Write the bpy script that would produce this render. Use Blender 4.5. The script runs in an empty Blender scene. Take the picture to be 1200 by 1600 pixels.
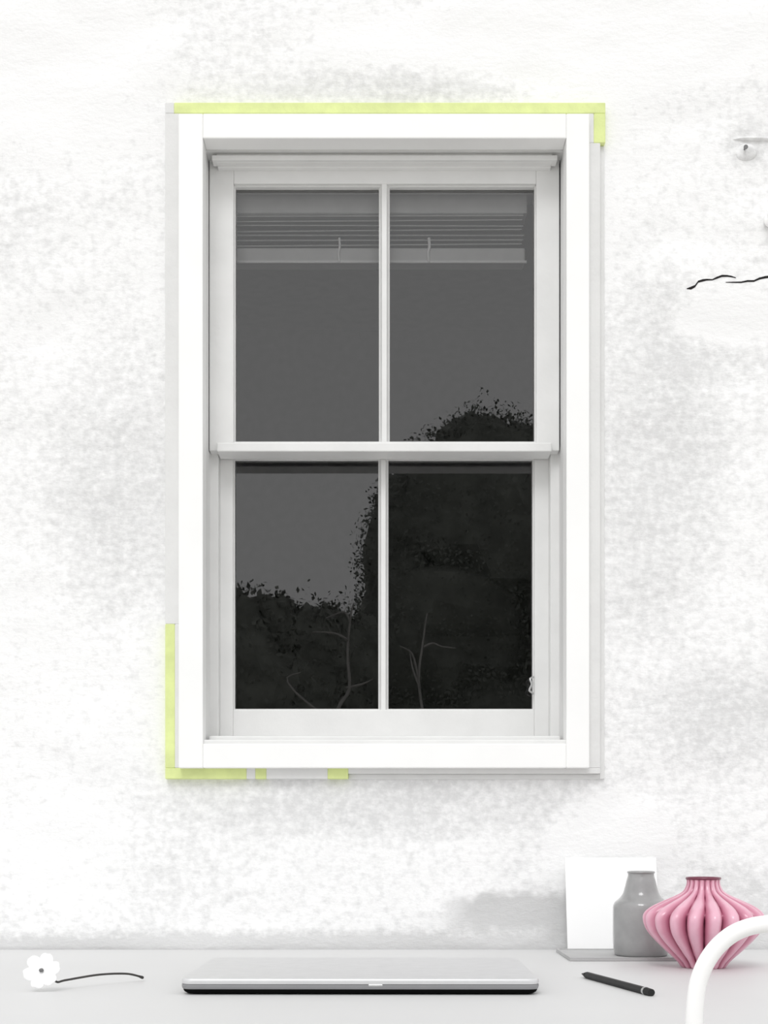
import bpy, bmesh, math, random
from mathutils import Vector, noise, Matrix
random.seed(7)
S = bpy.context.scene
COL = S.collection
# ------------------------------------------------------------------ camera
F, D, H, Y0 = 2061.0, 1.8, 0.90, 1311.0      # focal (px), wall distance, eye height, horizon row
cd = bpy.data.cameras.new('camera'); cam = bpy.data.objects.new('camera', cd); COL.objects.link(cam)
cd.sensor_fit = 'HORIZONTAL'; cd.sensor_width = 36; cd.lens = F/1200*36
cd.shift_y = (Y0-800)/1200
cd.clip_start = 0.02; cd.clip_end = 200
cam.location = (0, -D, H); cam.rotation_euler = (math.pi/2, 0, 0)
S.camera = cam
# ------------------------------------------------------------------ light
w = bpy.data.worlds.new('overcast_sky'); S.world = w; w.use_nodes = True
bg = w.node_tree.nodes['Background']; bg.inputs[0].default_value = (1, 1, 1, 1); bg.inputs[1].default_value = 1.0
sd = bpy.data.lights.new('sun', 'SUN'); sd.energy = 0.9; sd.angle = math.radians(22)
sun = bpy.data.objects.new('sun', sd); COL.objects.link(sun)
sun.rotation_euler = Vector((0.2, 1.0, -1.1)).to_track_quat('-Z', 'Y').to_euler()
sun.location = (-3, -5, 5)
vs = S.view_settings
vs.view_transform = 'Standard'; vs.look = 'None'; vs.gamma = 1; vs.use_curve_mapping = False; vs.exposure = 0.09

# ------------------------------------------------------------------ helpers
def P(px, py, Y):
    d = Y + D
    return Vector(((px-600)/F*d, Y, H-(py-Y0)/F*d))
def R(px, py, Y):                # the same for what stands behind the viewer and is mirrored by the panes
    d = (0.06-Y) + D + 0.06
    return Vector(((px-600)/F*d, Y, H-(py-Y0)/F*d))

def lin(c):
    return tuple(((v/255)/12.92 if v/255 <= .04045 else ((v/255+.055)/1.055)**2.4) for v in c)

def mat(name, rgb, rough=0.6, metal=0.0, var=0.06, scale=30, bump=0.0, bscale=120, spec=0.5, coat=0.0):
    m = bpy.data.materials.new(name); m.use_nodes = True
    nt = m.node_tree; b = nt.nodes['Principled BSDF']
    tc = nt.nodes.new('ShaderNodeTexCoord')
    n = nt.nodes.new('ShaderNodeTexNoise'); n.inputs['Scale'].default_value = scale; n.inputs['Detail'].default_value = 4
    r = nt.nodes.new('ShaderNodeValToRGB')
    r.color_ramp.elements[0].position = .3; r.color_ramp.elements[1].position = .7
    r.color_ramp.elements[0].color = (*[c*(1-var) for c in rgb], 1)
    r.color_ramp.elements[1].color = (*[min(1, c*(1+var)) for c in rgb], 1)
    nt.links.new(tc.outputs['Object'], n.inputs['Vector'])
    nt.links.new(n.outputs['Fac'], r.inputs['Fac'])
    nt.links.new(r.outputs['Color'], b.inputs['Base Color'])
    b.inputs['Roughness'].default_value = rough; b.inputs['Metallic'].default_value = metal
    b.inputs['Specular IOR Level'].default_value = spec; b.inputs['Coat Weight'].default_value = coat
    b.inputs['Coat Roughness'].default_value = .12
    if bump:
        n2 = nt.nodes.new('ShaderNodeTexNoise'); n2.inputs['Scale'].default_value = bscale; n2.inputs['Detail'].default_value = 6
        bp = nt.nodes.new('ShaderNodeBump'); bp.inputs['Strength'].default_value = bump; bp.inputs['Distance'].default_value = .004
        nt.links.new(tc.outputs['Object'], n2.inputs['Vector'])
        nt.links.new(n2.outputs['Fac'], bp.inputs['Height']); nt.links.new(bp.outputs['Normal'], b.inputs['Normal'])
    return m

def obj(name, bm, m, parent=None, smooth=False, loc=None, auto=None):
    bmesh.ops.recalc_face_normals(bm, faces=bm.faces)
    me = bpy.data.meshes.new(name); bm.to_mesh(me); bm.free()
    for mm in (m if isinstance(m, (list, tuple)) else [m]): me.materials.append(mm)
    if smooth:
        for p in me.polygons: p.use_smooth = True
        if auto: me.set_sharp_from_angle(angle=math.radians(auto))
    o = bpy.data.objects.new(name, me); COL.objects.link(o)
    if parent: o.parent = parent
    if loc is not None: o.location = loc
    return o
def empty(name, loc, rz=0):
    o = bpy.data.objects.new(name, None); COL.objects.link(o); o.location = loc; o.rotation_euler = (0, 0, rz)
    o.empty_display_size = .05
    return o
def tag(o, label=None, cat=None, group=None, kind=None):
    if label: o['label'] = label
    if cat: o['category'] = cat
    if group: o['group'] = group
    if kind: o['kind'] = kind
    return o

def box(bm, x0, x1, y0, y1, z0, z1, bev=0.0, seg=2, mi=0):
    b2 = bmesh.new()
    bmesh.ops.create_cube(b2, size=1)
    for v in b2.verts:
        v.co = Vector(((x0+x1)/2+v.co.x*(x1-x0), (y0+y1)/2+v.co.y*(y1-y0), (z0+z1)/2+v.co.z*(z1-z0)))
    if bev: bmesh.ops.bevel(b2, geom=b2.edges[:], offset=bev, segments=seg, affect='EDGES', profile=.5)
    vm = {v: bm.verts.new(v.co) for v in b2.verts}
    for f in b2.faces:
        nf = bm.faces.new([vm[v] for v in f.verts]); nf.material_index = mi
    b2.free()
    return bm
def ring(bm, o, i, y0, y1, bev=0.0):
    # rectangular frame, o and i = (x0,x1,z0,z1)
    box(bm, o[0], i[0], y0, y1, o[2], o[3], bev); box(bm, i[1], o[1], y0, y1, o[2], o[3], bev)
    box(bm, i[0], i[1], y0, y1, i[3], o[3], bev); box(bm, i[0], i[1], y0, y1, o[2], i[2], bev)
def tube(bm, pts, rad, n=12, cap=True):
    pts = [Vector(p) for p in pts]; rings = []
    rads = rad if isinstance(rad, (list, tuple)) else [rad]*len(pts)
    ref = Vector((0, 0, 1))
    t0 = (pts[1]-pts[0]).normalized()
    if abs(t0.dot(ref)) > .9: ref = Vector((0, 1, 0))
    u = t0.cross(ref).normalized()
    for k, p in enumerate(pts):
        t = (pts[min(k+1, len(pts)-1)]-pts[max(k-1, 0)]).normalized()
        u = (u - t*u.dot(t)).normalized(); v = t.cross(u)
        rings.append([bm.verts.new(p+(u*math.cos(a)+v*math.sin(a))*rads[k]) for a in [2*math.pi*j/n for j in range(n)]])
    for a, b in zip(rings, rings[1:]):
        for j in range(n): bm.faces.new((a[j], a[(j+1) % n], b[(j+1) % n], b[j]))
    if cap: bm.faces.new(rings[0]); bm.faces.new(rings[-1])
    return bm
def smooth_path(pts, sub=6):
    pts = [Vector(p) for p in pts]; out = []
    for k in range(len(pts)-1):
        p0 = pts[max(k-1, 0)]; p1 = pts[k]; p2 = pts[k+1]; p3 = pts[min(k+2, len(pts)-1)]
        for s in range(sub):
            t = s/sub
            out.append(.5*((2*p1)+(p2-p0)*t+(2*p0-5*p1+4*p2-p3)*t*t+(3*p1-p0-3*p2+p3)*t**3))
    out.append(pts[-1]); return out
def lathe(bm, prof, n=64, rf=None):
    rings = []
    for k, (r, z) in enumerate(prof):
        row = []
        for j in range(n):
            a = 2*math.pi*j/n
            rr = rf(r, z, a, k) if rf else r
            row.append(bm.verts.new((rr*math.cos(a), rr*math.sin(a), z)))
        rings.append(row)
    for a, b in zip(rings, rings[1:]):
        for j in range(n): bm.faces.new((a[j], a[(j+1) % n], b[(j+1) % n], b[j]))
    bm.faces.new(rings[0]); bm.faces.new(rings[-1])
    return bm
def prof_smooth(pts, sub=6):
    return [(p.x, p.z) for p in smooth_path([(r, 0, z) for r, z in pts], sub)]

# ------------------------------------------------------------------ materials
WHITE_PAINT = mat('white_gloss_paint', lin((249, 249, 248)), .45, var=.015, scale=14)
SASH_PAINT = mat('aged_white_sash_paint', lin((229, 229, 228)), .5, var=.03, scale=22, bump=.15, bscale=60)
BAND_PAINT = mat('weathered_band_paint', lin((226, 226, 225)), .7, var=.03, scale=25, bump=.2)
YELLOW = mat('pale_yellow_green_paint', lin((222, 233, 160)), .7, var=.08, scale=40, bump=.2)
DESK = mat('pale_grey_white_laminate', lin((213, 213, 213)), .5, var=.012, scale=5)
LEGM = mat('white_metal', lin((238, 238, 238)), .4, var=.02)
CHAIR = mat('white_powder_coated_steel', lin((252, 252, 252)), .35, var=.01)
GREYV = mat('grey_glazed_stoneware', lin((150, 150, 150)), .3, var=.12, scale=35, bump=.1, coat=.9)
ALU = mat('brushed_aluminium', lin((214, 214, 215)), .42, metal=.4, var=.03, scale=60)
ALUE = mat('laptop_edge_grey', lin((150, 150, 152)), .4, metal=.5, var=.03, scale=60)
ALUD = mat('laptop_underside_shade', lin((8, 8, 8)), .9, var=.05, spec=.1)  # near-black: the shadow gap under the laptop is put into this colour
RUB = mat('black_rubber', lin((20, 20, 20)), .7, var=.1)
PENM = mat('black_pencil_lacquer', lin((38, 38, 38)), .55, var=.1, scale=80, spec=.3)
SILV = mat('pale_metal_ferrule', lin((200, 200, 200)), .3, metal=.9)
PETAL = mat('white_petal', (1.0, 1.0, 1.0), .8, var=.01)
STEM = mat('dark_brown_stem', lin((62, 60, 58)), .7, var=.2)
CARD = mat('white_card', lin((251, 251, 251)), .8, var=.006)
TRAYM = mat('pale_grey_tray', lin((182, 182, 182)), .7, var=.04)
BLIND = mat('grey_aluminium_blind', lin((205, 205, 205)), .5, var=.06)
BLINDD = mat('blind_rail_enamel', lin((205, 205, 205)), .5, var=.06)
CORD = mat('pale_blind_cord', lin((250, 250, 250)), .8)
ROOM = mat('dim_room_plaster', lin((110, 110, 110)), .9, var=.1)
LEAF = mat('dark_evergreen_leaf', lin((122, 125, 119)), .75, var=.25, scale=3, spec=.2)
BARK = mat('dark_bark', lin((70, 66, 62)), .9, var=.3, scale=8)
PALEBARK = mat('pale_bark', lin((165, 163, 160)), .9, var=.2, scale=8)
GROUND = mat('pale_gravel', lin((196, 194, 190)), .95, var=.15, scale=60, bump=.5, bscale=200)
CRACK = mat('crack_shadow_grit', lin((26, 24, 24)), .95, var=.2)
NAIL = mat('dull_steel', lin((120, 120, 120)), .4, metal=.7)

# glass: clear pane with the mirror-like share of a double reflection
GLASS = bpy.data.materials.new('window_glass'); GLASS.use_nodes = True
nt = GLASS.node_tree; nt.nodes.clear()
out = nt.nodes.new('ShaderNodeOutputMaterial'); mx = nt.nodes.new('ShaderNodeMixShader')
tr = nt.nodes.new('ShaderNodeBsdfTransparent'); gl = nt.nodes.new('ShaderNodeBsdfGlossy'); fr = nt.nodes.new('ShaderNodeFresnel')
tc = nt.nodes.new('ShaderNodeTexCoord'); ns = nt.nodes.new('ShaderNodeTexNoise'); bp = nt.nodes.new('ShaderNodeBump')
ns.inputs['Scale'].default_value = 5; bp.inputs['Strength'].default_value = .02; bp.inputs['Distance'].default_value = .01
nt.links.new(tc.outputs['Object'], ns.inputs['Vector']); nt.links.new(ns.outputs['Fac'], bp.inputs['Height'])
nt.links.new(bp.outputs['Normal'], gl.inputs['Normal'])
fr.inputs['IOR'].default_value = 1.93
gl.inputs['Roughness'].default_value = 0.0; gl.inputs['Color'].default_value = (1, 1, 1, 1)
tr.inputs['Color'].default_value = (.97, .97, .97, 1)
nt.links.new(fr.outputs[0], mx.inputs[0]); nt.links.new(tr.outputs[0], mx.inputs[1]); nt.links.new(gl.outputs[0], mx.inputs[2])
nt.links.new(mx.outputs[0], out.inputs[0])

# whitewashed wall: mottled limewash, a grey shadow painted low on the wall
WALL = bpy.data.materials.new('white_limewashed_render'); WALL.use_nodes = True
nt = WALL.node_tree; L = nt.links; b = nt.nodes['Principled BSDF']; b.inputs['Roughness'].default_value = .95
b.inputs['Specular IOR Level'].default_value = .15
tc = nt.nodes.new('ShaderNodeTexCoord')
def nz(scale, detail, vec, rough=.6):
    n = nt.nodes.new('ShaderNodeTexNoise'); n.inputs['Scale'].default_value = scale; n.inputs['Detail'].default_value = detail
    n.inputs['Roughness'].default_value = rough
    L.new(vec, n.inputs['Vector']); return n.outputs['Fac']
def mth(op, a, c=None, clamp=False):
    n = nt.nodes.new('ShaderNodeMath'); n.operation = op; n.use_clamp = clamp
    for k, v in enumerate((a, c)):
        if v is None: continue
        if isinstance(v, (int, float)): n.inputs[k].default_value = v
        else: L.new(v, n.inputs[k])
    return n.outputs[0]
mp = nt.nodes.new('ShaderNodeMapping'); mp.inputs['Scale'].default_value = (1, 1, 1.9)
L.new(tc.outputs['Object'], mp.inputs['Vector'])
sx = nt.nodes.new('ShaderNodeSeparateXYZ'); L.new(tc.outputs['Object'], sx.inputs[0])
big = nz(2.4, 2, tc.outputs['Object']); fine = nz(45, 5, mp.outputs[0], .7)
# darker patches beside and under the window, paler towards the top
def bump2(x, z, rx, rz, amp):
    a = mth('DIVIDE', mth('SUBTRACT', sx.outputs[0], x), rx); c = mth('DIVIDE', mth('SUBTRACT', sx.outputs[2], z), rz)
    r2 = mth('ADD', mth('MULTIPLY', a, a), mth('MULTIPLY', c, c))
    return mth('MULTIPLY', mth('SUBTRACT', 1.0, r2, True), amp)
acc = mth('ADD', mth('MULTIPLY', mth('SUBTRACT', big, .5), 1.1), mth('ADD', mth('MULTIPLY', mth('SUBTRACT', fine, .5), 1.3), mth('MULTIPLY', mth('SUBTRACT', nz(95, 3, tc.outputs['Object'], .6), .5), 1.5)))
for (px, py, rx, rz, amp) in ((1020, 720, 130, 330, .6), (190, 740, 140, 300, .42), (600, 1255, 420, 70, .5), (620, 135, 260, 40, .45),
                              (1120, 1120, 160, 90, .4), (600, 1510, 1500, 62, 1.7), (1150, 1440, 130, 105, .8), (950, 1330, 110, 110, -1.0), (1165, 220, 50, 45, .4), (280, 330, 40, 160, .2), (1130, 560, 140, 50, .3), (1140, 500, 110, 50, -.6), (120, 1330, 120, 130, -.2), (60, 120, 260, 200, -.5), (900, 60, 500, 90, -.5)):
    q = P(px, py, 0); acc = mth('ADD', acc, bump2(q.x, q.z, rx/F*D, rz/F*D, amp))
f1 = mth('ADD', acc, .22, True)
cr = nt.nodes.new('ShaderNodeValToRGB')
cr.color_ramp.elements[0].position = .15; cr.color_ramp.elements[0].color = (*lin((250, 250, 250)), 1)
cr.color_ramp.elements[1].position = .9; cr.color_ramp.elements[1].color = (*lin((222, 222, 222)), 1)
L.new(f1, cr.inputs[0])
def step(v, lo, hi):
    n = nt.nodes.new('ShaderNodeMapRange'); n.interpolation_type = 'SMOOTHSTEP'
    n.inputs[1].default_value = lo; n.inputs[2].default_value = hi; L.new(v, n.inputs[0]); return n.outputs[0]
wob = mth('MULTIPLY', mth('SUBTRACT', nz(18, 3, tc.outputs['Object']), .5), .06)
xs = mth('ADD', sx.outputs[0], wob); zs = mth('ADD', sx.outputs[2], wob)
A0, B0 = P(700, 1400, 0), P(888, 1458, 0)  # extent of the wall shadow left of the card, put into the base colour
painted_shade = mth('MULTIPLY', mth('MULTIPLY', step(xs, A0.x-.02, A0.x+.05), mth('SUBTRACT', 1, step(sx.outputs[0], B0.x, B0.x+.01))),
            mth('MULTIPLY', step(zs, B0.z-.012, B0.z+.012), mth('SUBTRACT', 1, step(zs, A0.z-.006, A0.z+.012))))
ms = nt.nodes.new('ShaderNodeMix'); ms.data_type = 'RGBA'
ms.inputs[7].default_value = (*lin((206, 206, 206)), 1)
L.new(mth('MULTIPLY', painted_shade, .9), ms.inputs[0]); L.new(cr.outputs[0], ms.inputs[6]); L.new(ms.outputs[2], b.inputs['Base Color'])
bp = nt.nodes.new('ShaderNodeBump'); bp.inputs['Strength'].default_value = .35; bp.inputs['Distance'].default_value = .006
L.new(nz(55, 8, mp.outputs[0], .65), bp.inputs['Height']); L.new(bp.outputs[0], b.inputs['Normal'])

# ------------------------------------------------------------------ window measures (world, from the opening)
def rect(x0, x1, y0, y1, Y):   # pixels -> (x0,x1,z0,z1)
    a, c = P(x0, y1, Y), P(x1, y0, Y)
    return (a.x, c.x, a.z, c.z)
CY = -.025
OPEN = rect(317, 885, 216, 1162, CY)            # clear opening inside the casing
CAS = rect(279, 921, 177, 1200, CY)
BAND = rect(258, 946, 160, 1217, -.012)
TH = .02
HOLE = (OPEN[0]-TH, OPEN[1]+TH, OPEN[2]-TH, OPEN[3]+TH)
WT = .16                                         # wall thickness

# ------------------------------------------------------------------ the setting
def wall_back():
    bm = bmesh.new()
    def axis(lo, hi, h0, h1, s):
        v = []
        for a, c in ((lo, h0), (h0, h1), (h1, hi)):
            n = max(1, int(round((c-a)/s)))
            v += [a+(c-a)*k/n for k in range(n)]
        return v+[hi]
    xs = axis(-1.7, 1.9, HOLE[0], HOLE[1], .012); zs = axis(0, 2.75, HOLE[2], HOLE[3], .012)
    V = {}
    cx, cz = (BAND[0]+BAND[1])/2, (BAND[2]+BAND[3])/2; hx, hz = (BAND[1]-BAND[0])/2, (BAND[3]-BAND[2])/2
    for i, x in enumerate(xs):
        for j, z in enumerate(zs):
            dist = max(abs(x-cx)-hx, abs(z-cz)-hz)
            fade = min(1, max(0, (dist+.0)/.04))
            p = Vector((x*7, 3, z*11))
            d = (noise.fractal(p, 1.0, 2.0, 4)*.0045 + noise.noise(Vector((x*2, 9, z*2)))*.004)*fade
            k_ = max(0, 1-max(0, abs(x-.5)-.12)/.05)*max(0, 1-max(0, abs(z-P(0, 440, 0).z)-.02)/.04)
            d = d*(1-k_)+.003*k_      # smooth trowelled plaster round the crack
            if abs(z-.75) < .06: d = max(d, -.004)
            V[i, j] = bm.verts.new((x, -max(-.004, min(.006, d)), z))
    for i in range(len(xs)-1):
        for j in range(len(zs)-1):
            mx_, mz_ = (xs[i]+xs[i+1])/2, (zs[j]+zs[j+1])/2
            if HOLE[0] < mx_ < HOLE[1] and HOLE[2] < mz_ < HOLE[3]: continue
            bm.faces.new((V[i, j], V[i+1, j], V[i+1, j+1], V[i, j+1]))
    # body of the wall behind the rendered face
    y0, y1 = .006, WT
    X0, X1, Z0, Z1 = -1.7, 1.9, 0, 2.75
    for r in ((X0, HOLE[0], Z0, Z1), (HOLE[1], X1, Z0, Z1), (HOLE[0], HOLE[1], HOLE[3], Z1), (HOLE[0], HOLE[1], Z0, HOLE[2])):
        box(bm, r[0], r[1], y0, y1, r[2], r[3])
    return bm
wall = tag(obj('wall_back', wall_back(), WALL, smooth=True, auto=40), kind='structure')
# crack and raised plaster patch belong to the wall
def strip(bm, pts, wid, y):
    # an irregular sliver with a little depth
    top, bot = [], []
    for k, p in enumerate(pts):
        h = wid[k]/2
        top.append(p+Vector((0, y, h))); bot.append(p+Vector((0, y, -h)))
    tv = [bm.verts.new(v) for v in top]; bv = [bm.verts.new(v) for v in bot]
    tb = [bm.verts.new(v+Vector((0, .009, 0))) for v in top]; bb = [bm.verts.new(v+Vector((0, .009, 0))) for v in bot]
    for k in range(len(pts)-1):
        bm.faces.new((tv[k], tv[k+1], bv[k+1], bv[k])); bm.faces.new((tb[k], tb[k+1], tv[k+1], tv[k]))
        bm.faces.new((bb[k], bb[k+1], bv[k+1], bv[k])); bm.faces.new((tb[k], tb[k+1], bb[k+1], bb[k]))
bm = bmesh.new()
cp = [(1073, 451), (1080, 450), (1086, 447), (1091, 440), (1098, 438), (1104, 437), (1113, 437), (1120, 434), (1128, 431), (1136, 431), (1143, 432), (1150, 434)]
strip(bm, [P(x, y, -.0034) for x, y in cp], [v*.0008 for v in (1, 5, 4, 3.5, 4, 3, 2, 3.5, 3.5, 3, 2.5, 1)], 0)
cp = [(1134, 441), (1146, 441), (1158, 441), (1168, 439), (1178, 439), (1187, 435), (1196, 433), (1206, 432), (1218, 436), (1232, 434), (1250, 438)]
strip(bm, [P(x, y, -.0034) for x, y in cp], [v*.0008 for v in (1, 2, 2.5, 3, 3, 3.5, 4, 4, 3, 2, 1)], 0)
tag(obj('crack', bm, CRACK, wall), 'thin black crack across the wall')
bm = bmesh.new()
for (x, y, rx, rz) in ((1178, 217, 34, 3), (1166, 238, 18, 13)):
    q = P(x, y, 0)
    M_ = Matrix.Translation((q.x, .001, q.z)) @ Matrix.Diagonal((rx/F*D, .005, rz/F*D, 1))
    bmesh.ops.create_icosphere(bm, subdivisions=3, radius=1, matrix=M_)
for v in bm.verts:
    v.co += noise.noise_vector(v.co*60)*.0015
obj('raised_plaster', bm, WALL, wall, smooth=True)

def sbox(name, x0, x1, y0, y1, z0, z1, m):
    bm = bmesh.new(); box(bm, x0, x1, y0, y1, z0, z1)
    return tag(obj(name, bm, m), kind='structure')
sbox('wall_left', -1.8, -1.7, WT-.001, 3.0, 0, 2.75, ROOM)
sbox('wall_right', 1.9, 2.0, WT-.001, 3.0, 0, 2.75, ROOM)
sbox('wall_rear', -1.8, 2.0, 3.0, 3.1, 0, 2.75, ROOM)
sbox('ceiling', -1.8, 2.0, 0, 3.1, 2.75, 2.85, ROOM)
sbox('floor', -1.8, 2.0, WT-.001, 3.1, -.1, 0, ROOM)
bm = bmesh.new(); box(bm, -30, 30, -40, 0.005, -.1, 0)
tag(obj('ground', bm, GROUND), kind='structure')

# ------------------------------------------------------------------ window
win = tag(empty('window_1', ((OPEN[0]+OPEN[1])/2, 0, OPEN[2])), kind='structure')
WO = win.location.copy()
def wobj(name, bm, m, parent=None, **k):
    bmesh.ops.translate(bm, verts=bm.verts, vec=-WO)
    return obj(name, bm, m, parent or win, **k)
bm = bmesh.new(); ring(bm, CAS, OPEN, CY, .006, .0015); casing = wobj('casing', bm, WHITE_PAINT)
# back band, with stretches of old yellow paint
bm = bmesh.new()
def seg(x0, x1, y0, y1, mi, f=0.0):
    r = rect(x0, x1, y0, y1, -.012); box(bm, r[0], r[1], -.012-f, .006, r[2], r[3], .0008, 1, mi)
seg(272, 946, 160, 177, 1); seg(258, 272, 160, 177, 0)
seg(258, 282, 177, 975, 0); seg(258, 273, 975, 1200, 1); seg(273, 282, 975, 1200, 0)
seg(258, 385, 1200, 1217, 1); seg(385, 399, 1200, 1217, 0); seg(399, 416, 1200, 1217, 1); seg(416, 512, 1200, 1217, 0)
seg(512, 544, 1200, 1217, 1); seg(544, 938, 1200, 1209, 0); seg(544, 938, 1209, 1217, 0, -.008)
seg(928, 946, 177, 223, 1); seg(918, 928, 177, 223, 0); seg(918, 938, 223, 1200, 0); seg(938, 946, 223, 1217, 0, -.008)
tag(wobj('back_band', bm, [BAND_PAINT, YELLOW]), 'weathered outer edging with stretches of pale yellow paint')
# jamb lining
bm = bmesh.new(); ring(bm, HOLE, OPEN, .0062, WT, 0); wobj('jamb', bm, SASH_PAINT)
# stops: stepped moulding under the head and down the sides
bm = bmesh.new()
def hb(px0, px1, ya, yb, Y, Yb, bev=.001):
    r = rect(px0, px1, ya, yb, Y); box(bm, r[0], r[1], Y, Yb, r[2], r[3], bev)
hb(331, 871, 242, 250, .010, .028); hb(338, 863, 240, 254, .016, .032); hb(340, 861, 246, 262, .024, .034)
wobj('head_moulding', bm, SASH_PAINT)
bm = bmesh.new(); r = rect(317, 885, 1152, 1166, CY)
box(bm, OPEN[0]-.001, OPEN[1]+.001, -.02, .11, OPEN[2]-.004, OPEN[2]+.006, .002)
box(bm, OPEN[0]+.004, OPEN[1]-.004, .006, .12, OPEN[2]+.004, OPEN[2]+.013, .002)
wobj('sill', bm, SASH_PAINT)
# side beads
bm = bmesh.new()
for (a, c) in ((327, 343), (858, 876)):
    r = rect(a, c, 262, 1150, .064); box(bm, r[0], r[1], .05, .07, OPEN[2]+.006, OPEN[3]-.0, .001)
wobj('side_bead', bm, SASH_PAINT)

def sash(name, outer, inner, mx0, mx1, Y, T):
    """outer / inner in pixels at the face; returns the sash frame object with muntin and panes"""
    o, i = rect(*outer, Y), rect(*inner, Y)
    bm = bmesh.new(); ring(bm, o, i, Y, Y+T, .0012)
    # glazing bevel: thin putty line set back inside the frame
    i2 = (i[0]+.0018, i[1]-.0018, i[2]+.0018, i[3]-.0018)
    ring(bm, i, i2, Y+.006, Y+T-.004)
    fr = wobj(name, bm, SASH_PAINT)
    m = rect(mx0, mx1, inner[2], inner[3], Y)
    bm = bmesh.new(); mw = m[1]-m[0]
    # ovolo glazing bar: chamfered front
    prof = [(m[0]+mw*.28, Y+.001), (m[1]-mw*.28, Y+.001), (m[1]-mw*.18, Y+.006), (m[1], Y+.010), (m[1], Y+T-.006), (m[0], Y+T-.006), (m[0], Y+.010), (m[0]+mw*.18, Y+.006)]
    lo = [bm.verts.new((x, y, i[2])) for x, y in prof]; hi = [bm.verts.new((x, y, i[3])) for x, y in prof]
    for k in range(len(prof)): bm.faces.new((lo[k], lo[(k+1) % 8], hi[(k+1) % 8], hi[k]))
    bm.faces.new(lo); bm.faces.new(hi)
    obj_m = wobj('glazing_bar', bm, SASH_PAINT, fr)
    gy = Y+.014
    for (a, c) in ((i[0], m[0]+mw*.3), (m[1]-mw*.3, i[1])):
        bm = bmesh.new()
        vs_ = [bm.verts.new(v) for v in ((a, gy, i[2]), (c, gy, i[2]), (c, gy, i[3]), (a, gy, i[3]))]
        bm.faces.new(vs_); wobj('glass_pane', bm, GLASS, fr)
    return fr
up = sash('upper_sash', (327, 874, 249, 704), (365, 838, 287, 690), 592, 609, .032, .03)
lowr = sash('lower_sash', (343, 858, 700, 1152), (364, 835, 714, 1109), 591, 607, .066, .03)
# meeting rail drip nosing of the upper sash
bm = bmesh.new(); r = rect(339, 862, 692, 706, .026); box(bm, r[0], r[1], .024, .062, r[2], r[3], .0015)
wobj('meeting_rail', bm, SASH_PAINT)
# small metal catch at the lower right pane
bm = bmesh.new(); q = P(829, 1070, .064)
tube(bm, smooth_path([q+Vector((.004, .002, .011)), q+Vector((-.001, -.003, .008)), q+Vector((.001, -.004, 0)), q+Vector((-.002, -.003, -.008)), q+Vector((.004, .002, -.012))]), .0016, 8)
wobj('sash_catch', bm, SILV, lowr, smooth=True)

# blind, hanging inside behind the panes
BX0, BX1 = P(350, 0, .09).x, P(822, 0, .09).x
bl = tag(empty('venetian_blind', ((BX0+BX1)/2, .09, OPEN[3])), 'raised grey slatted blind gathered at the top of the window behind the glass', 'blind')
BO = bl.location.copy()
def bobj(name, bm, m, **k):
    bmesh.ops.translate(bm, verts=bm.verts, vec=-BO); return obj(name, bm, m, bl, **k)
zt = P(0, 300, .075).z; zh = P(0, 333, .075).z
bm = bmesh.new(); box(bm, BX0, BX1, .075, .113, zh, OPEN[3]-.0005, .0015); bobj('head_rail', bm, BLIND)
bm = bmesh.new()
for k in range(7):
    z = P(0, 338+k*7.6, .075).z; n = 6; tilt = random.uniform(-.002, .002)
    row = []
    for j in range(n+1):
        t = j/n; y = .075+.024*t; c = .0018*(1-(2*t-1)**2)+.009*t
        row.append((y, z+c))
    for side in (0,):
        v0 = [bm.verts.new((BX0+.004+abs(tilt), y, zz+tilt)) for y, zz in row]; v1 = [bm.verts.new((BX1-.004-2*abs(tilt), y, zz-tilt)) for y, zz in row]
        w0 = [bm.verts.new(v.co+Vector((0, 0, .0008))) for v in v0]; w1 = [bm.verts.new(v.co+Vector((0, 0, .0008))) for v in v1]
        for j in range(n):
            bm.faces.new((v0[j], v1[j], v1[j+1], v0[j+1])); bm.faces.new((w0[j], w1[j], w1[j+1], w0[j+1]))
        bm.faces.new((v0[0], v1[0], w1[0], w0[0])); bm.faces.new((v0[n], v1[n], w1[n], w0[n]))
bobj('slats', bm, BLIND)
bm = bmesh.new(); r0, r1 = P(0, 387, .075).z, P(0, 409, .075).z
box(bm, BX0+.003, BX1-.003, .075, .103, r1, r0, .002); bobj('bottom_rail', bm, BLINDD)
for cx in (530, 670):
    q = P(cx, 375, .072); bm = bmesh.new()
    tube(bm, smooth_path([P(cx, 372, .0725), P(cx+1, 385, .072), P(cx-1, 395, .0725), P(cx, 411, .0725)]), .0016 if cx == 530 else .002, 8)
    bobj('cord', bm, CORD, smooth=True)
bm = bmesh.new(); box(bm, BX0+.001, BX1-.001, .0725, .0752, P(0, 410.5, .0725).z, P(0, 407, .0725).z); bobj('rail_edge', bm, CORD)

# ------------------------------------------------------------------ desk
DT = .75
desk = tag(empty('desk', (0, -.39, 0)), 'pale grey white desk along the foot of the wall under the window', 'desk')
def dobj(name, bm, m, **k):
    bmesh.ops.translate(bm, verts=bm.verts, vec=-desk.location); return obj(name, bm, m, desk, **k)
bm = bmesh.new(); box(bm, -.78, .82, -.78, -.008, DT-.028, DT, .002, 3); dobj('desktop', bm, DESK)
for x in (-.74, .78):
    for y in (-.74, -.05):
        bm = bmesh.new(); tube(bm, [(x, y, 0), (x, y, .35), (x, y, DT-.0285)], [.014, .018, .021], 20); dobj('leg', bm, LEGM, smooth=True, auto=40)
bm = bmesh.new(); box(bm, -.73, .77, -.06, -.042, .64, DT-.0285, .001); dobj('apron', bm, LEGM)

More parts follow.
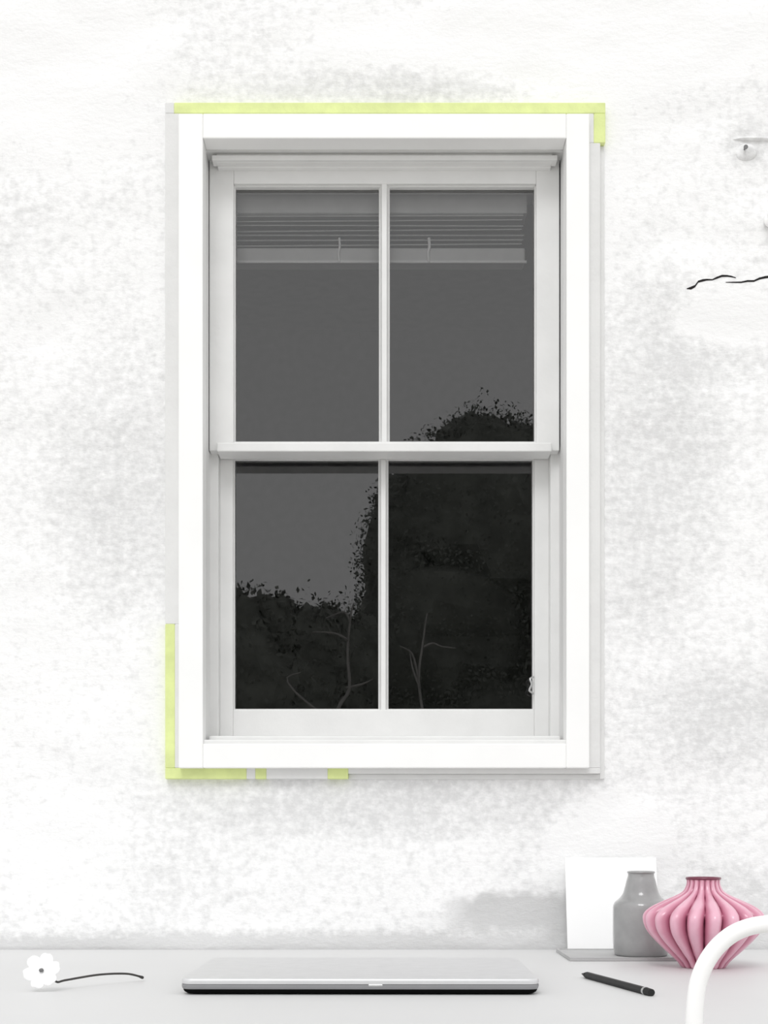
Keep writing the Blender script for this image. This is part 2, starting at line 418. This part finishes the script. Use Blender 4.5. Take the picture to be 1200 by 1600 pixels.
# ------------------------------------------------------------------ laptop
lw, ldp = .346, .232
fl = Vector((P(563.5, 0, -.533).x, -.533+ldp/2, DT))
lap = tag(empty('laptop', fl, math.radians(-.35)), 'closed slim silver laptop lying on the desk below the window', 'laptop')
def plate(bm, hw, hd, z0, z1, rad=.011, inset0=0, inset1=0, bulge=0):
    def outline(ins):
        pts = []
        for (sx_, sy_, a0) in ((1, 1, 0), (-1, 1, 90), (-1, -1, 180), (1, -1, 270)):
            for k in range(7):
                a = math.radians(a0+15*k)
                pts.append((sx_*(hw-rad)+math.cos(a)*(rad-ins), sy_*(hd-rad)+math.sin(a)*(rad-ins)))
        return pts
    lev = [(z0, inset0), (z0+(z1-z0)*.35, inset0*.3), (z0+(z1-z0)*.7, inset1*.2), (z1-(z1-z0)*.12, inset1*.5), (z1, inset1)]
    rs = [[bm.verts.new((x, y, z)) for x, y in outline(i)] for z, i in lev]
    n = len(rs[0])
    for a, c in zip(rs, rs[1:]):
        for j in range(n): bm.faces.new((a[j], a[(j+1) % n], c[(j+1) % n], c[j]))
    bm.faces.new(rs[0]); bm.faces.new(rs[-1])
bm = bmesh.new(); plate(bm, lw/2, ldp/2, .0055, .0100, inset0=.0010, inset1=.0002); obj('base', bm, ALUE, lap, smooth=True, auto=35)
bm = bmesh.new(); plate(bm, lw/2, ldp/2, .0104, .0155, inset0=.0003, inset1=.0012); obj('lid', bm, ALU, lap, smooth=True, auto=35)
bm = bmesh.new(); plate(bm, lw/2-.002, ldp/2-.0015, .0097, .0105); obj('seal', bm, RUB, lap)
bm = bmesh.new(); plate(bm, lw/2-.0015, ldp/2-.0012, .0010, .0057, inset0=.004); obj('bottom_cover', bm, ALUD, lap)
bm = bmesh.new(); box(bm, .008, .022, -ldp/2-.0004, -ldp/2+.004, .0082, .0106, .0008); tag(obj('finger_notch', bm, SILV, lap), 'small bright finger notch on the front edge')
for sx_ in (-1, 1):
    for sy_ in (-1, 1):
        bm = bmesh.new(); lathe(bm, [(.006, 0), (.0065, .0008), (.006, .0016)], 20)
        obj('foot', bm, RUB, lap, loc=(sx_*(lw/2-.025), sy_*(ldp/2-.022), 0))

# ------------------------------------------------------------------ pencil
def on_desk(px, py, dz=0):
    d = F*(H-DT-dz)/(py-Y0); return Vector(((px-600)/F*d, d-D, DT+dz))
a, c = on_desk(909, 1521.5, .0035), on_desk(1018, 1551, .0035)
pen = tag(empty('pencil', a), 'black pencil lying slanted on the desk between laptop and vases', 'pencil')
dv = (c-a); Ln = dv.length; pen.rotation_euler = dv.to_track_quat('X', 'Z').to_euler()
def hexbar(bm, x0, x1, r0, r1, n=6):
    tube(bm, [(x0, 0, 0), ((x0+x1)/2, 0, 0), (x1, 0, 0)], [r0, (r0+r1)/2, r1], n)
bm = bmesh.new(); hexbar(bm, .016, Ln-.016, .0039, .0039); obj('body', bm, PENM, pen)
bm = bmesh.new(); hexbar(bm, .004, .016, .0012, .0037, 16); obj('sharpened_tip', bm, PENM, pen, smooth=True)
bm = bmesh.new(); hexbar(bm, 0, .004, .0004, .0012, 10); obj('lead', bm, RUB, pen, smooth=True)
bm = bmesh.new(); hexbar(bm, Ln-.016, Ln-.012, .0040, .0040, 18); tag(obj('ferrule', bm, SILV, pen, smooth=True, auto=40), 'pale metal band')
bm = bmesh.new(); hexbar(bm, Ln-.012, Ln, .0039, .0035, 18); obj('eraser', bm, RUB, pen, smooth=True, auto=40)

# ------------------------------------------------------------------ flower
fc = on_desk(66, 1549); fc.z = DT
fl_ = tag(empty('white_flower', fc), 'white blossom on a thin dark curved stem lying at the left of the desk', 'flower')
cen = Vector((0, 0, .0198))
Rv = Matrix.Rotation(math.radians(70), 4, 'X')    # flower faces the viewer, a little up
for k in range(6):
    a = 2*math.pi*k/6+.25
    bm = bmesh.new(); g = {}
    bmesh.ops.create_icosphere(bm, subdivisions=3, radius=1)
    ln, wd = .0105*random.uniform(.94, 1.06), .0082
    for v in bm.verts:
        x, y, z = v.co
        t = (x+1)/2                                   # cupped, notched petal: thin at the root, rolled at the rim
        p = Vector((.0088+x*ln, y*wd*(.62+.42*t), z*.0021+.0032*t*t-.0016*y*y))
        p.x -= .0016*max(0, t-.8)*5*(1-min(1, abs(y)*2.5))
        p += noise.noise_vector(Vector((x*1.5+k*7, y*1.5, z)))*.0008
        p = Matrix.Rotation(a, 4, 'Z') @ p; p.z += .0006*(k % 2)
        v.co = cen+Rv @ p
    obj('petal', bm, PETAL, fl_, smooth=True)
bm = bmesh.new(); bmesh.ops.create_icosphere(bm, subdivisions=2, radius=.0022, matrix=Matrix.Translation(cen+Rv @ Vector((0, 0, .004))))
for v in bm.verts: v.co += noise.noise_vector(v.co*900)*.0005
tag(obj('flower_centre', bm, NAIL, fl_, smooth=True), 'small grey centre')
sp = []
for (x, y, d) in ((88, 1534, 1.30), (100, 1532, 1.31), (125, 1527.5, 1.33), (150, 1523.5, 1.345), (175, 1521.5, 1.36), (198, 1521.5, 1.375), (212, 1524, 1.385), (223, 1527.5, 1.395)):
    sp.append(P(x, y, d-D)-fc)
bm = bmesh.new(); pth = smooth_path([cen+Vector((.006, .006, -.003))]+sp); tube(bm, pth, [.0011]*(len(pth)-4)+[.0013, .0015, .0017, .0016], 10)
tag(obj('stem', bm, STEM, fl_, smooth=True), 'thin dark curved stem')

# ------------------------------------------------------------------ card, tray, vases
c0, c1 = P(888, 1340, -.045), P(1033, 1486, -.045)
bm = bmesh.new(); hgt = .128; box(bm, -(c1.x-c0.x)/2, (c1.x-c0.x)/2, 0, .004, 0, hgt, .0006)
cardo = obj('card', bm, CARD, loc=((c0.x+c1.x)/2, -.0415, DT+.0004)); cardo.rotation_euler = (math.radians(-13), 0, 0)
tag(cardo, 'blank white card leaning on the wall behind the grey vase', 'card')

ty0, ty1 = -.182, -.05
tx0, tx1 = P(880, 0, -.12).x, P(1100, 0, -.12).x
bm = bmesh.new(); box(bm, tx0, tx1, ty0, ty1, DT, DT+.0032, .001)
tr_ = tag(empty('tray', ((tx0+tx1)/2, (ty0+ty1)/2, DT)), 'thin flat pale grey tray under the grey vase', 'tray')
bmesh.ops.translate(bm, verts=bm.verts, vec=-tr_.location); obj('tray_plate', bm, TRAYM, tr_)
bm = bmesh.new(); ring(bm, (tx0, tx1, ty0, ty1), (tx0+.003, tx1-.003, ty0+.003, ty1-.003), 0, .0015)
for v in bm.verts: v.co = Vector((v.co.x, v.co.z, DT+.0031+v.co.y))
bmesh.ops.translate(bm, verts=bm.verts, vec=-tr_.location); obj('rim', bm, TRAYM, tr_)
# card foot stands on desk just behind the tray

gy = -.135; sc = F/(gy+D); gb = P(1001.5, 0, gy)
base_z = DT+.0032
gv = tag(empty('grey_vase', (gb.x, gy, base_z)), 'small grey bottle vase with narrow neck beside the pink vase', 'vase')
def zz(py, Y, z0): return H-(py-Y0)/F*(Y+D)-z0
pr = [(38, 0), (41, .002), (42.5, .008)] + [(r, zz(y, gy, base_z)) for r, y in ((43.5, 1465), (43.5, 1430), (43, 1416), (40, 1409), (34, 1404), (28.5, 1397), (25.5, 1388), (22.5, 1376), (20.5, 1369), (20.3, 1364))]
top = pr[-1][1]
prof = prof_smooth([(r/sc, z) for r, z in pr], 4)
prof += [(.0158, top+.0008), (.0142, top-.001), (.0142, top-.02), (.018, top-.03), (.028, top-.045), (.028, .006)]
bm = bmesh.new(); lathe(bm, prof, 72); obj('body', bm, GREYV, gv, smooth=True, auto=50)
bm = bmesh.new(); lathe(bm, [(.0168, top-.0005), (.0175, top+.0008), (.017, top+.0022), (.0155, top+.0024), (.0145, top+.001), (.0148, top-.001)], 60)
obj('lip', bm, GREYV, gv, smooth=True)

# pink fluted vase
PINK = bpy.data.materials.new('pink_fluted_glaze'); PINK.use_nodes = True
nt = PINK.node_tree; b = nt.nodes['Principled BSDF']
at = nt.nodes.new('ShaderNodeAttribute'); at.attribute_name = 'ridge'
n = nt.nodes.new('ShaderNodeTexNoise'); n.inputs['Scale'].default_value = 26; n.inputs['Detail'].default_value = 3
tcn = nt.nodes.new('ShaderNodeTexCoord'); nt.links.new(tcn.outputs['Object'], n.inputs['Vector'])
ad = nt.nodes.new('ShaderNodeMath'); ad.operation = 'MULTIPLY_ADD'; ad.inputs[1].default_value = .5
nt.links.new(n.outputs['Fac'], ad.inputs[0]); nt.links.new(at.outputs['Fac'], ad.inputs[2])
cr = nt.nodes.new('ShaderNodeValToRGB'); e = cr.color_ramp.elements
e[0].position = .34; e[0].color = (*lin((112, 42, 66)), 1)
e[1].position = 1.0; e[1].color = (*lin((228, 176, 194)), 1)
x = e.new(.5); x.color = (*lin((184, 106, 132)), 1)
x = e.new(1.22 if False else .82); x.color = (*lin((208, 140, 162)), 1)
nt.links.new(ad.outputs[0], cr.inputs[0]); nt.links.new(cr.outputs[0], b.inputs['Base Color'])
b.inputs['Roughness'].default_value = .3; b.inputs['Coat Weight'].default_value = .4; b.inputs['Coat Roughness'].default_value = .15
py_ = -.257; sc = F/(py_+D); pb = P(1099, 0, py_)
pv = tag(empty('pink_vase', (pb.x, py_, DT)), 'squat pink vase with deep vertical flutes and a narrow neck', 'vase')
pr = [(33, 0), (36, .002)] + [(r, zz(y, py_, DT)) for r, y in ((40, 1503), (47, 1496), (60, 1484), (76, 1468), (88, 1453), (93, 1438), (91, 1427), (80, 1417), (62, 1408), (44, 1400), (32, 1393), (27, 1385), (25.5, 1378), (26.5, 1373))]
prof = prof_smooth([(r/sc, z) for r, z in pr], 4)
rmx = 93/sc; NF = 18
top = prof[-1][1]
def rf(r, z, a, k):
    amp = .14*r*max(0, min(1, (r-.017)/.02))+.0006
    s = a*NF/2 + 1.3*math.sin(z*38)*.35
    return r - amp*(1-abs(math.sin(s))**.6)*1.5
inner = [(24/sc, top+.0006), (22/sc, top-.001), (20/sc, top-.012), (30/sc, top-.03), (40/sc, top-.05), (20/sc, .006)]
bm = bmesh.new()
NS = 288
lay = []
full = prof+inner
np_ = len(prof)
rings = []; rv = {}
for k, (r, z) in enumerate(full):
    row = []
    for j in range(NS):
        a_ = 2*math.pi*j/NS
        rr = rf(r, z, a_, k) if k < np_ else r
        v = bm.verts.new((rr*math.cos(a_), rr*math.sin(a_), z)); row.append(v)
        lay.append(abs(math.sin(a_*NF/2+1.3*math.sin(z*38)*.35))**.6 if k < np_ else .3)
    rings.append(row)
for p_, q_ in zip(rings, rings[1:]):
    for j in range(NS): bm.faces.new((p_[j], p_[(j+1) % NS], q_[(j+1) % NS], q_[j]))
bm.faces.new(rings[0]); bm.faces.new(rings[-1])
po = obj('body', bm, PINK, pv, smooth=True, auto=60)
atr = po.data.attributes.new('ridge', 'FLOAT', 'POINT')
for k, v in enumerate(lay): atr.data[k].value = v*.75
bm = bmesh.new(); lathe(bm, [(26.5/sc, top-.001), (27.5/sc, top+.0006), (26.5/sc, top+.002), (24/sc, top+.002), (22.5/sc, top), (23/sc, top-.001)], 60)
obj('lip', bm, PINK, pv, smooth=True)

# ------------------------------------------------------------------ chair
CYc = -.85
XL = P(1084.5, 0, CYc).x; XR = XL+.40
ch = tag(empty('metal_chair', ((XL+XR)/2, -.66, 0)), 'white tube-backed chair pushed up to the desk in front of the pink vase', 'chair')
def cobj(name, bm, m, **k):
    bmesh.ops.translate(bm, verts=bm.verts, vec=-ch.location); return obj(name, bm, m, ch, **k)
half = [P(x, y, CYc) for x, y in ((1084.5, 1760), (1084.5, 1650), (1084.5, 1600), (1086, 1570), (1090, 1540), (1098, 1515), (1110, 1493), (1126, 1474), (1147, 1458), (1172, 1448), (1200, 1443.5), (1235, 1442), (1275, 1441.5), (1330, 1441.5), (1410, 1441.5))]
mid = (XL+XR)/2
half2 = [Vector((2*mid-p.x, p.y, p.z)) for p in reversed(half)]
legb = Vector((XL-.01, CYc-.06, 0)); leg2 = Vector((XR+.01, CYc-.06, 0))
path = smooth_path([Vector((XL, CYc, z)) for z in (.46, .54, .60, .65)]+half+half2+[Vector((XR, CYc, z)) for z in (.65, .60, .54, .46)], 6)
bm = bmesh.new(); tube(bm, path, .0063, 20); cobj('back_frame', bm, CHAIR, smooth=True)
bm = bmesh.new(); plate(bm, .21, .2, .445, .462, rad=.05, inset0=.004, inset1=.004)
bmesh.ops.translate(bm, verts=bm.verts, vec=(mid, -.66, 0)); cobj('seat', bm, CHAIR, smooth=True, auto=35)
for (x, y, dx, dy) in ((XL, CYc+.01, -.015, -.05), (XR, CYc+.01, .015, -.05), (XL+.01, -.5, -.02, .02), (XR-.01, -.5, .02, .02)):
    bm = bmesh.new(); tube(bm, [(x, y, .45), (x+dx/2, y+dy/2, .22), (x+dx, y+dy, 0)], [.011, .010, .008], 18); cobj('leg', bm, CHAIR, smooth=True, auto=40)
bm = bmesh.new(); tube(bm, smooth_path([(XL, CYc, .60), (mid-.1, CYc-.012, .60), (mid+.1, CYc-.012, .60), (XR, CYc, .60)]), .006, 16); cobj('back_rail', bm, CHAIR, smooth=True)

# ------------------------------------------------------------------ wall bits
q = P(1162, 236, 0)
nl = empty('nail', (q.x, -.010, q.z))
tag(nl, 'small steel nail sticking out of the wall right of the window top', 'nail')
bm = bmesh.new(); tube(bm, [(0, 0, 0), (0, .012, .001), (0, .024, .002)], .0013, 10); obj('shank', bm, NAIL, nl, smooth=True)
bm = bmesh.new(); tube(bm, [(0, -.0012, 0), (0, 0, 0)], .003, 16); obj('head', bm, NAIL, nl)
q = P(1203, 347, 0)
hk = tag(empty('wall_knob', (q.x, -.004, q.z)), 'round white wall knob cut by the right edge above the crack', 'knob')
bm = bmesh.new(); lathe(bm, prof_smooth([(.0095, 0), (.0095, .003), (.005, .006), (.006, .012), (.010, .016), (.0095, .021), (.004, .0235), (.0005, .024)], 3), 32)
bmesh.ops.rotate(bm, verts=bm.verts, matrix=Matrix.Rotation(math.pi/2, 3, 'X')); obj('knob_body', bm, WHITE_PAINT, hk, smooth=True)

# ------------------------------------------------------------------ trees mirrored in the panes
def foliage(blobs, seed, leaf=.10, dens=95, core=.86):
    rnd = random.Random(seed); bm = bmesh.new()
    for (c, rx, ry, rz) in blobs:
        b0 = len(bm.verts)
        r_ = bmesh.ops.create_icosphere(bm, subdivisions=3, radius=1)
        for v in r_['verts']:
            n_ = 1+.22*noise.noise(v.co*2.3+Vector((seed, c.x, c.z)))+.1*noise.noise(v.co*6+Vector((seed, 0, 0)))
            v.co = Vector((v.co.x*rx*n_*core, v.co.y*ry*n_*core, v.co.z*rz*n_*core))+c
        area = (rx*rz+rx*ry+ry*rz)/3*12.6
        for _ in range(int(area*dens)):
            d = Vector((rnd.gauss(0, 1), rnd.gauss(0, 1), rnd.gauss(0, 1))).normalized()
            n_ = 1+.22*noise.noise(d*2.3+Vector((seed, c.x, c.z)))+.1*noise.noise(d*6+Vector((seed, 0, 0)))
            k = n_*rnd.uniform(.84, 1.06)
            p = Vector((d.x*rx*k, d.y*ry*k, d.z*rz*k))+c
            if p.z < .02: continue
            u = Vector((rnd.gauss(0, 1), rnd.gauss(0, 1), rnd.gauss(0, 1))).normalized()
            v = u.cross(d)
            if v.length < .1: continue
            v.normalize(); s = leaf*rnd.uniform(.6, 1.3)
            q = [p, p+u*s*.5+v*s*.28, p+u*s, p+u*s*.5-v*s*.28]
            bm.faces.new([bm.verts.new(x) for x in q])
    for v in bm.verts:
        if v.co.z < .0: v.co.z = .0
    return bm
def tree(name, label, base, blobs, seed, cat='tree', group=None, trunk=.12, **k):
    t = tag(empty(name, (base.x, base.y, 0)), label, cat, group)
    bm = foliage(blobs, seed, **k); bmesh.ops.translate(bm, verts=bm.verts, vec=-t.location)
    # keep leaf winding as built
    me = bpy.data.meshes.new('foliage'); bm.to_mesh(me); bm.free(); me.materials.append(LEAF)
    o = bpy.data.objects.new('foliage', me); COL.objects.link(o); o.parent = t
    top_ = max(c.z for c, *_ in blobs)
    bm = bmesh.new(); tube(bm, smooth_path([(0, 0, 0), (.05, 0, top_*.35), (-.04, .03, top_*.7), (.0, 0, top_)]), trunk, 12)
    obj('trunk', bm, BARK, t, smooth=True)
    return t
TY = -15.0; BY = -22.5
def B(px, py, rpx, rpz, Y=TY, ry=None):
    c = R(px, py, Y); s = (D+.12-Y)/F
    return (c, rpx*s, (ry or rpx*s*.8), rpz*s)
tree('broad_tree', 'broad dark dome-shaped tree reflected in the right-hand panes', R(770, 1311, BY),
     [B(765, 835, 175, 185, BY), B(745, 715, 85, 72, BY), B(815, 720, 60, 62, BY), B(655, 900, 105, 160, BY), B(700, 1010, 180, 190, BY), B(880, 900, 150, 190, BY), B(640, 800, 62, 75, BY), B(900, 1080, 150, 200, BY), B(760, 1180, 200, 220, BY)],
     3, trunk=.2, leaf=.085, dens=170)
left = [(392, 1060, 80, 150, 1), (470, 1075, 75, 145, 2), (540, 1080, 70, 140, 5), (300, 1040, 85, 160, 8), (1030, 1040, 120, 220, 9), (205, 1060, 90, 170, 12)]
names = ['dark bushy tree reflected lowest in the bottom left pane, at its left side', 'dark bushy tree reflected in the middle of the bottom left pane',
         'dark bushy tree reflected beside the central glazing bar in the bottom left pane', 'dark bushy tree standing just left of those reflected in the window',
         'tall dark bushy tree standing right of the broad dome-shaped tree', 'farthest left dark bushy tree of the row behind the viewer']
for (x, y, rx, rz, sd_), nm, ty in zip(left, names, (-13.0, -15.7, -18.4, -18.6, -15.7, -15.4)):
    tree('bushy_tree', nm, R(x, 1311, ty), [B(x, y, rx, rz, ty, rx*.005), B(x+4, y+140, rx, 160, ty, rx*.005), B(x-rx*.4, y-rz*.62, rx*.42, rz*.42, ty), B(x+rx*.4, y-rz*.52, rx*.45, rz*.42, ty)],
         sd_, trunk=.08, group='row of bushy trees mirrored in the window', leaf=.085, dens=170)
def sapling(label, paths):
    Yt = -11.5; pts0 = R(paths[0][0][0], 1311, Yt)
    t = tag(empty('bare_sapling', (pts0.x, Yt, 0)), label, 'sapling')
    for k, pp in enumerate(paths):
        pts = [R(x, y, Yt) for x, y in pp]
        if k == 0: pts = [Vector((pts[0].x, Yt, 0))]+pts
        bm = bmesh.new(); pt = smooth_path(pts, 4); r0 = .024 if k == 0 else .014
        tube(bm, pt, [r0*(1-.75*i/len(pt)) for i in range(len(pt))], 8)
        bmesh.ops.translate(bm, verts=bm.verts, vec=-t.location)
        obj('trunk' if k == 0 else 'branch', bm, PALEBARK, t, smooth=True)
sapling('pale bare sapling reflected low in the bottom right pane', [[(668, 1160), (662, 1110), (655, 1060), (660, 1000), (668, 955)], [(655, 1060), (643, 1020), (625, 1008)], [(658, 1075), (645, 1045), (640, 1020)], [(661, 1010), (675, 1004), (690, 1010), (715, 1013)]])
sapling('pale bare sapling reflected low in the bottom left pane', [[(520, 1160), (528, 1105), (545, 1075), (542, 1020), (547, 960), (552, 940)], [(543, 1000), (520, 988), (485, 986)], [(540, 1075), (565, 1068), (582, 1060)], [(545, 970), (535, 955), (508, 965)], [(520, 1130), (450, 1065), (470, 1050)]])
